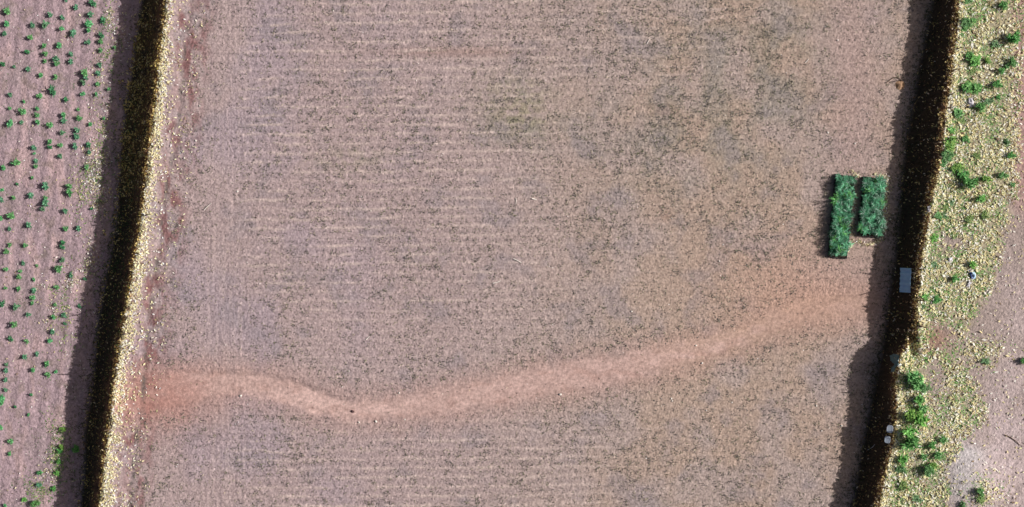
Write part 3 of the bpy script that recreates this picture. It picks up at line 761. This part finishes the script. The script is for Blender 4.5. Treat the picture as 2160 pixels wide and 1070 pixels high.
def bed(top, bot, wid, lab, extra=0.0):
    x0, y0 = P(*top); x1, y1 = P(*bot)
    L = math.hypot(x1 - x0, y1 - y0); ang = math.atan2(y0 - y1, x0 - x1)     # along the bed, bottom to top
    cxm, cym = (x0 + x1) / 2, (y0 + y1) / 2
    e = bpy.data.objects.new('seedling_bed', None); COL.objects.link(e)
    e.location = (cxm, cym, float(ground(np.array([cxm]), np.array([cym]), False)[0])); e.rotation_euler = (0, 0, ang)
    e.empty_display_size = .3
    e['label'] = lab; e['category'] = 'seedling bed'; e['group'] = 'beds of potted seedlings'
    g = np.random.default_rng(int(L * 100)); R2 = np.random.default_rng(4)
    # black plastic skirt: an open trough with uneven rim and real thickness
    ns = 40; per = []
    hw = wid / 2; hl = L / 2
    for i in range(ns): per.append((-hl + L * i / ns, -hw))
    nw = 12
    for i in range(nw): per.append((hl, -hw + wid * i / nw))
    for i in range(ns): per.append((hl - L * i / ns, hw))
    for i in range(nw): per.append((-hl, hw - wid * i / nw))
    n = len(per); V = []
    rim = .15 + .03 * g.random(n); wv = g.normal(0, .012, n)
    for (k, zz, sc) in ((0, -.05, 0), (1, 1, 0), (2, 1, -.02), (3, -.05, -.02)):
        for i, (a, b) in enumerate(per):
            f = 1 + (sc / hw); f2 = 1 + (sc / hl)
            V.append((a * f2 + wv[i] + .07 * (vnoise(b * 3, a * 0, 6) - .5), b * f + wv[i] + .09 * (vnoise(a * 1.6, b * 0 + .5, 7) - .5), zz if zz < 0 else rim[i]))
    F = []
    for k in range(3):
        for i in range(n):
            j = (i + 1) % n; F.append([k * n + i, k * n + j, (k + 1) * n + j, (k + 1) * n + i])
    link('plastic_skirt', mesh_from('plastic_skirt', V, [np.array(F)], M_PLASTIC_BLACK), e)
    # pot tops: rows of black bags filled with soil
    V = []; Q = []; T = []; o = 0; sp = .115
    na = int((L - .08) / sp); nb = int((wid - .06) / sp)
    spots = []
    for i in range(na):
        for j in range(nb):
            a = -hl + .06 + (i + .5) * (L - .12) / na; b = -hw + .05 + (j + .5) * (wid - .1) / nb
            tv, tf, tt = tube([(a, b, -.04), (a, b, .06), (a, b, .125 + g.random() * .02)], .052, .050, 8)
            V.append(tv); Q.append(tf + o); T.append(tt + o); o += len(tv); spots.append((a, b))
    pots = link('pots', mesh_from('pots', np.concatenate(V), [np.concatenate(Q), np.concatenate(T)], M_POTSOIL), e)
    pots['kind'] = 'stuff'
    # seedlings: the hundred that show largest as parts, the rest as one
    spots = [q for q in spots if float(fbm(np.array(q[0] * 4.0 + L), np.array(q[1] * 4.0), 3, 2)) > .40 or abs(q[0]) > hl - .3]
    spots = [(a + g.normal(0, .02), b + g.normal(0, .02)) for a, b in spots]
    g.shuffle(spots)
    big = spots[:98]; rest = [s for s in spots[98:] if s[0] > -hl + extra]
    def fine(a): return a > -hl + extra
    for (a, b) in big:
        if not fine(a): continue
        o_ = link('seedling', SEED[g.integers(7)], e, (a, b, .12)); s = g.uniform(.8, 1.75); o_.scale = (s, s, s * .95); o_.rotation_euler = (g.normal(0, .2) - .35 * b / hw, g.normal(0, .25), g.uniform(0, 6.28))
    V = []; Q = []; T = []; C_ = []; o = 0
    for (a, b) in rest:
        m = 30; s = g.uniform(.75, 1.15)
        base = np.stack([a + g.normal(0, .02, m), b + g.normal(0, .02, m), .14 + g.uniform(.02, .26, m) * s], 1)
        bv, bq, bt = blades(base, g.uniform(0, 6.28, m), g.uniform(.1, 1.1, m), g.uniform(.08, .2, m) * s, g.uniform(.009, .018, m), g.uniform(.2, .55, m))
        t = g.random((m, 1)); c = np.array([.04, .22, .11]) * (1 - t) + np.array([.18, .50, .30]) * t
        V.append(bv); Q.append(bq + o); T.append(bt + o); C_.append(np.repeat(c, 7, 0)); o += len(bv)
    f = link('seedling_foliage', mesh_from('seedling_foliage', np.concatenate(V), [np.concatenate(Q), np.concatenate(T)], M_GREEN, np.concatenate(C_)), e)
    f['kind'] = 'stuff'
    return e
bed((1781, 371), (1765, 545), 1.0, 'longer narrower bed of blue-green seedlings packed in black plastic, left of the pair', .22)
bed((1843, 376), (1831, 500), 1.16, 'shorter wider bed of blue-green seedlings packed in black plastic, next to the right bank', .16)

# straw swept against the beds
def straw_patch(pts, n, label):
    xs = []; ys = []
    for _ in range(n):
        i = rnd.randrange(len(pts) - 1); t = rnd.random()
        a = pts[i][0] + (pts[i + 1][0] - pts[i][0]) * t + rnd.gauss(0, 3.2); b = pts[i][1] + (pts[i + 1][1] - pts[i][1]) * t + rnd.gauss(0, 3)
        p = P(a, b); xs.append(p[0]); ys.append(p[1])
    xs = np.array(xs); ys = np.array(ys); ln, wd = size(n, .06, .13)
    leaf_object('straw', xs, ys, ground(xs, ys), ln, wd, straw_tint(n, 1.05, .1, .2), label, 'straw')
straw_patch([(1840, 368), (1868, 374), (1872, 400), (1868, 450), (1864, 495)], 240, 'yellow straw strewn along the right side of the shorter seedling bed')
straw_patch([(1806, 508), (1822, 516), (1845, 513), (1860, 504)], 90, 'yellow straw strewn below the bottom end of the shorter seedling bed')
straw_patch([(1796, 362), (1812, 374)], 40, 'yellow straw tuft between the top ends of the two seedling beds')
straw_patch([(1803, 400), (1801, 450), (1797, 500), (1791, 530)], 130, 'yellow straw strewn in the gap between the two seedling beds')

# ---------------------------------------------------------------- sheet, tubs and rags
def sheet(u0, v0, w, l, rot):
    nu, nv = 9, 61; V = []; F = []
    for side in (0, 1):
        for j in range(nv):
            for i in range(nu):
                b = (j / (nv - 1) - .5) * l; a = (i / (nu - 1) - .5) * w
                zz = .030 * math.sin(b * 2 * math.pi / .26) + .10 + .05 * a / w + .02 * math.sin(b * 3 + a * 4) + .018 * (b > -.28) + .02 * (b > .45)
                V.append((a, b, zz - .006 * side))
    n = nu * nv
    for j in range(nv - 1):
        for i in range(nu - 1):
            k = j * nu + i; F.append([k, k + 1, k + nu + 1, k + nu]); F.append([n + k, n + k + nu, n + k + nu + 1, n + k + 1])
    for j in range(nv - 1):
        for i in (0, nu - 1):
            k = j * nu + i; F.append([k, k + nu, n + k + nu, n + k] if i == 0 else [k, n + k, n + k + nu, k + nu])
    for i in range(nu - 1):
        for j in (0, nv - 1):
            k = j * nu + i; F.append([k, n + k, n + k + 1, k + 1])
    me = mesh_from('corrugated_sheet', V, [np.array(F)], M_TIN, smooth=False)
    x, y = P(u0, v0, .3); g = float(ground(np.array([x]), np.array([y]), False)[0])
    o = link('corrugated_sheet', me, loc=(x, y, g), label='pale blue corrugated sheet lying in the shade at the foot of the right bank', cat='sheet')
    sl = (ground(np.array([x + .25]), np.array([y]), False)[0] - ground(np.array([x - .25]), np.array([y]), False)[0]) / .5
    o.rotation_euler = (0, -math.atan(sl) * .7, rot); o.location.z += .12
    return o
sheet(1904.5, 591, .60, 1.27, R(-3))

def tub(u0, v0, w, l, rot, label):
    """small lidded plastic tub: rounded body, rim, lid"""
    def ring(hw, hl, z, n=20):
        r = []
        for k in range(n):
            t = 2 * math.pi * k / n; c, s = math.cos(t), math.sin(t)
            p = 4.0; q = (abs(c) ** p + abs(s) ** p) ** (-1 / p)
            r.append((hw * c * q, hl * s * q, z))
        return r
    def loft(rings):
        n = len(rings[0]); V = [p for r in rings for p in r]; F = []
        for k in range(len(rings) - 1):
            for i in range(n):
                j = (i + 1) % n; F.append([k * n + i, k * n + j, (k + 1) * n + j, (k + 1) * n + i])
        c = len(V); V += [(0, 0, rings[0][0][2]), (0, 0, rings[-1][0][2])]
        T = []
        for i in range(n):
            j = (i + 1) % n; T.append([c, j, i]); T.append([c + 1, (len(rings) - 1) * n + i, (len(rings) - 1) * n + j])
        return V, np.array(F), np.array(T)
    e = bpy.data.objects.new('plastic_tub', None); COL.objects.link(e)
    x, y = P(u0, v0, .3); g = float(ground(np.array([x]), np.array([y]), False)[0])
    e.location = (x, y, g + .02); e.rotation_euler = (R(4), R(-22), rot); e.empty_display_size = .2
    e['label'] = label; e['category'] = 'plastic tub'; e['group'] = 'pale plastic tubs at the right bank foot'
    a, b = w / 2, l / 2
    V, F, T = loft([ring(a * .85, b * .85, 0), ring(a * .95, b * .95, .12), ring(a, b, .13), ring(a, b, .15)])
    link('body', mesh_from('body', V, [F, T], M_WHITE), e)
    V, F, T = loft([ring(a * 1.03, b * 1.03, .153), ring(a * 1.03, b * 1.03, .17), ring(a * .9, b * .9, .178), ring(a * .86, b * .86, .170)])
    link('lid', mesh_from('lid', V, [F, T], M_WHITE), e)
tub(1866, 899, .30, .38, R(-8), 'upper of two pale blue-white plastic tubs at the right bank foot')
tub(1861.5, 921, .27, .36, R(-6), 'lower of two pale blue-white plastic tubs at the right bank foot')

def rag(name, outline, z0, mat, label, cat, amp=.06, group=None, seed=1, lift=.03, parent=None):
    """crumpled plastic film: outline given in photo pixels (closed polygon), folds by noise, 3 mm thick"""
    g = random.Random(seed)
    cu_ = sum(p[0] for p in outline) / len(outline); cv_ = sum(p[1] for p in outline) / len(outline)
    rings = 6; V = []; n = len(outline) * 3
    pts = []
    for i in range(len(outline)):
        a, b = outline[i], outline[(i + 1) % len(outline)]
        for t in (0, 1 / 3, 2 / 3): pts.append((a[0] + (b[0] - a[0]) * t + g.gauss(0, .25), a[1] + (b[1] - a[1]) * t + g.gauss(0, .25)))
    x0, y0 = P(cu_, cv_, z0)
    for rr in range(rings):
        f = (rr + 1) / rings
        for p in pts:
            x, y = P(cu_ + (p[0] - cu_) * f, cv_ + (p[1] - cv_) * f, z0)
            zg = float(ground(np.array([x]), np.array([y]), False)[0])
            zz = zg + lift + amp * 2.2 * abs(float(vnoise(x * 7, y * 7, seed)) - .5) + amp * (1 - f * f)
            V.append((x, y, zz))
    V.append((x0, y0, float(ground(np.array([x0]), np.array([y0]), False)[0]) + lift + amp))
    m = len(V); V += [(a, b, c - .003) for a, b, c in V]
    F = []; T = []
    for rr in range(rings - 1):
        for i in range(n):
            j = (i + 1) % n; F.append([rr * n + i, (rr + 1) * n + i, (rr + 1) * n + j, rr * n + j]); F.append([m + rr * n + i, m + rr * n + j, m + (rr + 1) * n + j, m + (rr + 1) * n + i])
    for i in range(n):
        j = (i + 1) % n; T.append([m - 1, i, j]); T.append([2 * m - 1, m + j, m + i])
        F.append([(rings - 1) * n + i, m + (rings - 1) * n + i, m + (rings - 1) * n + j, (rings - 1) * n + j])
    V = np.array(V); base = np.array([x0, y0, V[:, 2].min()])
    if parent is not None: base = np.array(parent.location)
    o = link(name, mesh_from(name, V - base, [np.array(F), np.array(T)], mat), parent, loc=(0, 0, 0) if parent is not None else tuple(base), label=label, cat=cat, group=group)
    return o
pb = rag('plastic_bag', [(2042, 569), (2047, 571), (2051, 579), (2051, 588), (2048, 589), (2044, 580)], ZR, M_BLUE, 'crumpled blue and white plastic bag among the leaf litter beside a green weed', 'plastic bag', seed=3)
rag('white_fold', [(2048, 575), (2053, 574), (2057, 579), (2056, 587), (2051, 590), (2050, 581)], ZR, M_CYAN, None, None, seed=5, lift=.07, parent=pb)
rag('plastic_scrap', [(2043, 590), (2048, 592), (2048, 600), (2042, 607), (2037, 606), (2040, 598)], ZR, M_GREY, 'small grey-white torn plastic scrap just below the blue bag', 'plastic scrap', seed=7, amp=.03)
rag('plastic_bag', [(1876, 750), (1880, 745), (1886, 746), (1888, 753), (1885, 758), (1886, 765), (1881, 770), (1878, 781), (1873, 784), (1876, 774), (1879, 766), (1875, 760)], .6, M_TEAL, 'torn dull teal plastic bag lying in the shade on the right bank face', 'plastic bag', seed=9, lift=.09)
rag('plastic_scrap', [(2043, 206), (2050, 208), (2054, 216), (2050, 226), (2042, 228), (2040, 216)], ZR, M_GREY, 'crumpled pale grey plastic scrap on the litter between green weeds near the top right', 'plastic scrap', seed=13, amp=.06)
rag('plastic_scrap', [(2000, 545), (2006, 542), (2009, 549), (2005, 556), (2000, 554)], ZR, M_GREY, 'tiny white plastic scrap in the litter left of the blue bag', 'plastic scrap', seed=15, amp=.03)
rag('plastic_scrap', [(1956, 436), (1961, 434), (1961, 446), (1956, 455), (1952, 452), (1955, 444)], ZR, M_GREY, 'white plastic scrap caught on the right bank crest beside the seedling beds', 'plastic scrap', seed=17, amp=.04)

# ---------------------------------------------------------------- dry stalks standing on the bank crests
def stalk_mesh(seed, h):
    g = random.Random(seed)
    bx, by = g.gauss(0, .10), g.gauss(0, .12)
    V, F, T = tube([(0, 0, -.06), (bx * .2, by * .2, h * .35), (bx * .6, by * .6, h * .7), (bx, by, h)],   .036, .022, 6)
    Vs = [V]; Fs = [F]; Ts = [T]; o = len(V)
    for k in range(g.randint(1, 3)):
        t = g.uniform(.4, .8); a = g.uniform(0, 6.28); q = g.uniform(.08, .2)
        p = np.array([bx * t, by * t, h * t])
        v, f, tt = tube([p, p + [math.cos(a) * q * .6, math.sin(a) * q * .6, q * .4], p + [math.cos(a) * q, math.sin(a) * q, q * .5]], .012, .007, 5)
        Vs.append(v); Fs.append(f + o); Ts.append(tt + o); o += len(v)
    return mesh_from('dry_stalk', np.concatenate(Vs), [np.concatenate(Fs), np.concatenate(Ts)], M_TWIG)
RS = [(104, .5), (148, .62), (200, .36), (227, .42), (250, .36), (267, .40), (297, .6), (569, .45), (605, .35), (634, .40), (689, .4), (720, .55), (822, .30), (963, .5), (1029, .55)]
for i, (v_, h_) in enumerate(RS):
    u_ = float(prc(v_)) + 3
    place('dry_stalk', stalk_mesh(1000 + i, h_), u_, v_, ZR, 1.0, 'thin brown dry stalk standing on the right bank crest, %s from the top' % ORD[i + 1], 'dry stalk', 'dry stalks on the bank crests')
LS = [(120, .3), (455, .55), (648, .62), (780, .6), (905, .35)]
for i, (v_, h_) in enumerate(LS):
    place('dry_stalk', stalk_mesh(1100 + i, h_), float(plc(v_)) + 3, v_, .1, 1.0, 'thin brown dry stalk standing on the left bank crest, %s from the top' % ORD[i + 1], 'dry stalk', 'dry stalks on the bank crests')

# ---------------------------------------------------------------- sticks and stones
def stick(pts, r, mat, z0, label, name='stick'):
    w = []
    for i, (a, b) in enumerate(pts):
        x, y = P(a, b, z0); w.append(np.array([x, y, float(ground(np.array([x]), np.array([y]))[0]) + r + .015]))
    base = w[0].copy()
    V, F, T = tube([p - base for p in w], r, r * .7, 6)
    return link(name, mesh_from(name, V, [F, T], mat), loc=tuple(base), label=label, cat='stick')
stick([(1088, 418), (1089, 424), (1088, 431)], .016, M_STICK, 0, 'thin white upright-lying stick left of the thicker white stick, field centre')
stick([(1122, 419), (1127, 420.5), (1132, 421)], .032, M_STICK, 0, 'short thick white stick near the centre of the field')
stick([(1083, 546), (1091, 549.5), (1100, 555)], .022, M_STICK, 0, 'slanting white stick in the field, upper right of a similar one')
stick([(1040, 597.5), (1048, 596), (1056, 592)], .024, M_STICK, 0, 'white stick rising to the right, lowest of the central white sticks')
stick([(431, 443), (438, 436), (446, 429)], .016, M_STICK, 0, 'thin pale stick on the bare headland near the left bank')
stick([(1364, 93), (1367, 88), (1370, 83)], .018, M_STICK, 0, 'thin pale stick in the upper field, right of centre')
stick([(1698, 133), (1702, 129), (1705, 125)], .02, M_STICK, 0, 'short pale stick in the upper right of the field')
stick([(772, 717), (776, 713), (779, 710)], .02, M_STICK, 0, 'short pale stick above the dirt path')
stick([(1416, 460), (1420, 461)], .012, M_STICK, 0, 'tiny pale stick right of the reddish patch of bare earth')
stick([(2118, 917), (2130, 922), (2142, 930), (2152, 940)], .022, M_TWIG, ZR, 'long thin brown twig on the pale bare ground at far right')
stick([(1831, 950), (1838, 943), (1843, 936)], .014, M_STICK, .3, 'thin grey stick in the shade below the two plastic tubs')
stick([(1852, 520), (1847, 533), (1846, 545), (1848, 560)], .014, M_TWIG, 0, 'thin curved dark root below the shorter seedling bed')
stick([(1902, 178), (1899, 168), (1892, 163), (1884, 164), (1876, 170), (1868, 176)], .02, M_TWIG, 0, 'hooked dark root on the ground at the shadow edge, upper right')

def stone_mesh(seed):
    g = np.random.default_rng(seed); V = [(0, 0, -.5)]; n = 9; F = []; T = []
    for k in range(1, 5):
        ph = -math.pi / 2 + math.pi * k / 5
        for i in range(n):
            t = 2 * math.pi * i / n; q = 1 + g.normal(0, .13)
            V.append((math.cos(t) * math.cos(ph) * q * .5, math.sin(t) * math.cos(ph) * q * .42, math.sin(ph) * .36 * q))
    V.append((0, 0, .36))
    for i in range(n):
        T.append([0, 1 + (i + 1) % n, 1 + i]); T.append([len(V) - 1, 1 + 3 * n + i, 1 + 3 * n + (i + 1) % n])
    for k in range(3):
        for i in range(n):
            j = (i + 1) % n; F.append([1 + k * n + i, 1 + k * n + j, 1 + (k + 1) * n + j, 1 + (k + 1) * n + i])
    return V, [np.array(F), np.array(T)]
SM = [mesh_from('stone', *stone_mesh(s), M_STONE) for s in range(4)]
SMD = mesh_from('stone', *stone_mesh(9), M_DARKSTONE)
ST = [(744, 868, .17, 'dark round stone lying on the dirt path at its lowest bend', 1),
      (508, 835, .14, 'white stone on the lower edge of the dirt path at left', 0),
      (757, 891, .11, 'white stone just below the path, left of the greenish pair', 0),
      (793, 889, .13, 'pale greenish stone at the lower edge of the path', 0),
      (854, 885, .09, 'small white stone at the lower path edge, right of the greenish one', 0),
      (842, 829, .10, 'small white stone at the upper edge of the dirt path', 0),
      (736, 783, .08, 'small pale stone in the stubble above the path bend', 0),
      (1182, 832, .15, 'bright white stone on the lower side of the path, mid field', 0),
      (1416, 841, .11, 'white stone in the stubble below the path, left one of the pair', 0),
      (1418, 846, .10, 'white stone in the stubble below the path, just under its neighbour', 0),
      (1468, 729, .10, 'white stone above the right part of the path', 0),
      (1481, 766, .12, 'white stone on the right part of the path', 0),
      (1490, 828, .08, 'small white stone in stubble, upper of two below the path at right', 0),
      (1490, 866, .09, 'small white stone in stubble, lower of two below the path at right', 0),
      (1544, 849, .10, 'small white stone below the path, rightmost of the scattered ones', 0),
      (1332, 657, .11, 'white stone in the field above the path', 0),
      (1517, 551, .10, 'white stone in the ochre part of the field', 0),
      (842, 43, .10, 'white stone in the upper field, right of a smaller one', 0),
      (703, 23, .08, 'small white stone near the top of the field', 0),
      (501, 404, .13, 'white stone at the left headland of the field', 0),
      (413, 297, .12, 'oblong white stone on the red earth behind the left bank', 0),
      (476, 728, .07, 'tiny pale stone on the lower headland', 0),
      (1767, 85, .10, 'pale stone on the smooth ground at upper right of the field', 0),
      (1746, 280, .12, 'pale stone in the field above the seedling beds', 0),
      (1803, 303, .10, 'pale stone above the gap between the seedling beds', 0),
      (1878, 463, .11, 'pale stone right of the shorter seedling bed in the shade', 0),
      (1722, 856, .10, 'white stone left of the bank shadow, lower right', 0),
      (1775, 898, .11, 'pale stone at the edge of the bank shadow, lower right', 0),
      (1733, 909, .09, 'small pale stone left of the bank shadow, lower right', 0),
      (540, 459, .08, 'small dark stone on the field left of centre', 1),
      (346, 1009, .08, 'small dark stone on the headland at lower left', 1)]
for i, (a, b, s, lab, dark) in enumerate(ST):
    z0 = 0
    o = place('stone', SMD if dark else SM[i % 4], a, b, z0, s, lab, 'stone', None, 1.0, sink=-s * .12)

# small mound of orange earth at the foot of the hooked root
def mound(u0, v0, w, l, h):
    n = 22; V = []; F = []
    x0, y0 = P(u0, v0)
    for j in range(n):
        for i in range(n):
            a = (i / (n - 1) - .5) * 2; b = (j / (n - 1) - .5) * 2
            x = x0 + a * w / 2; y = y0 + b * l / 2
            zz = float(ground(np.array([x]), np.array([y]))[0]); q = math.exp(-(a * a + b * b) * 2.6)
            V.append((x - x0, y - y0, zz - .03 + (h + .03) * (q - .08) * (1 + .5 * (float(vnoise(x * 9, y * 9, 5)) - .5))))
    for j in range(n - 1):
        for i in range(n - 1):
            k = j * n + i; F.append([k, k + 1, k + n + 1, k + n])
    link('earth_mound', mesh_from('earth_mound', V, [np.array(F)], mat_plain('orange_earth', (.42, .26, .16), 1, 14, .2)), loc=(x0, y0, 0),
         label='small mound of orange earth under the hooked root at the shadow edge', cat='earth mound')
mound(1898, 180, .75, .7, .12)
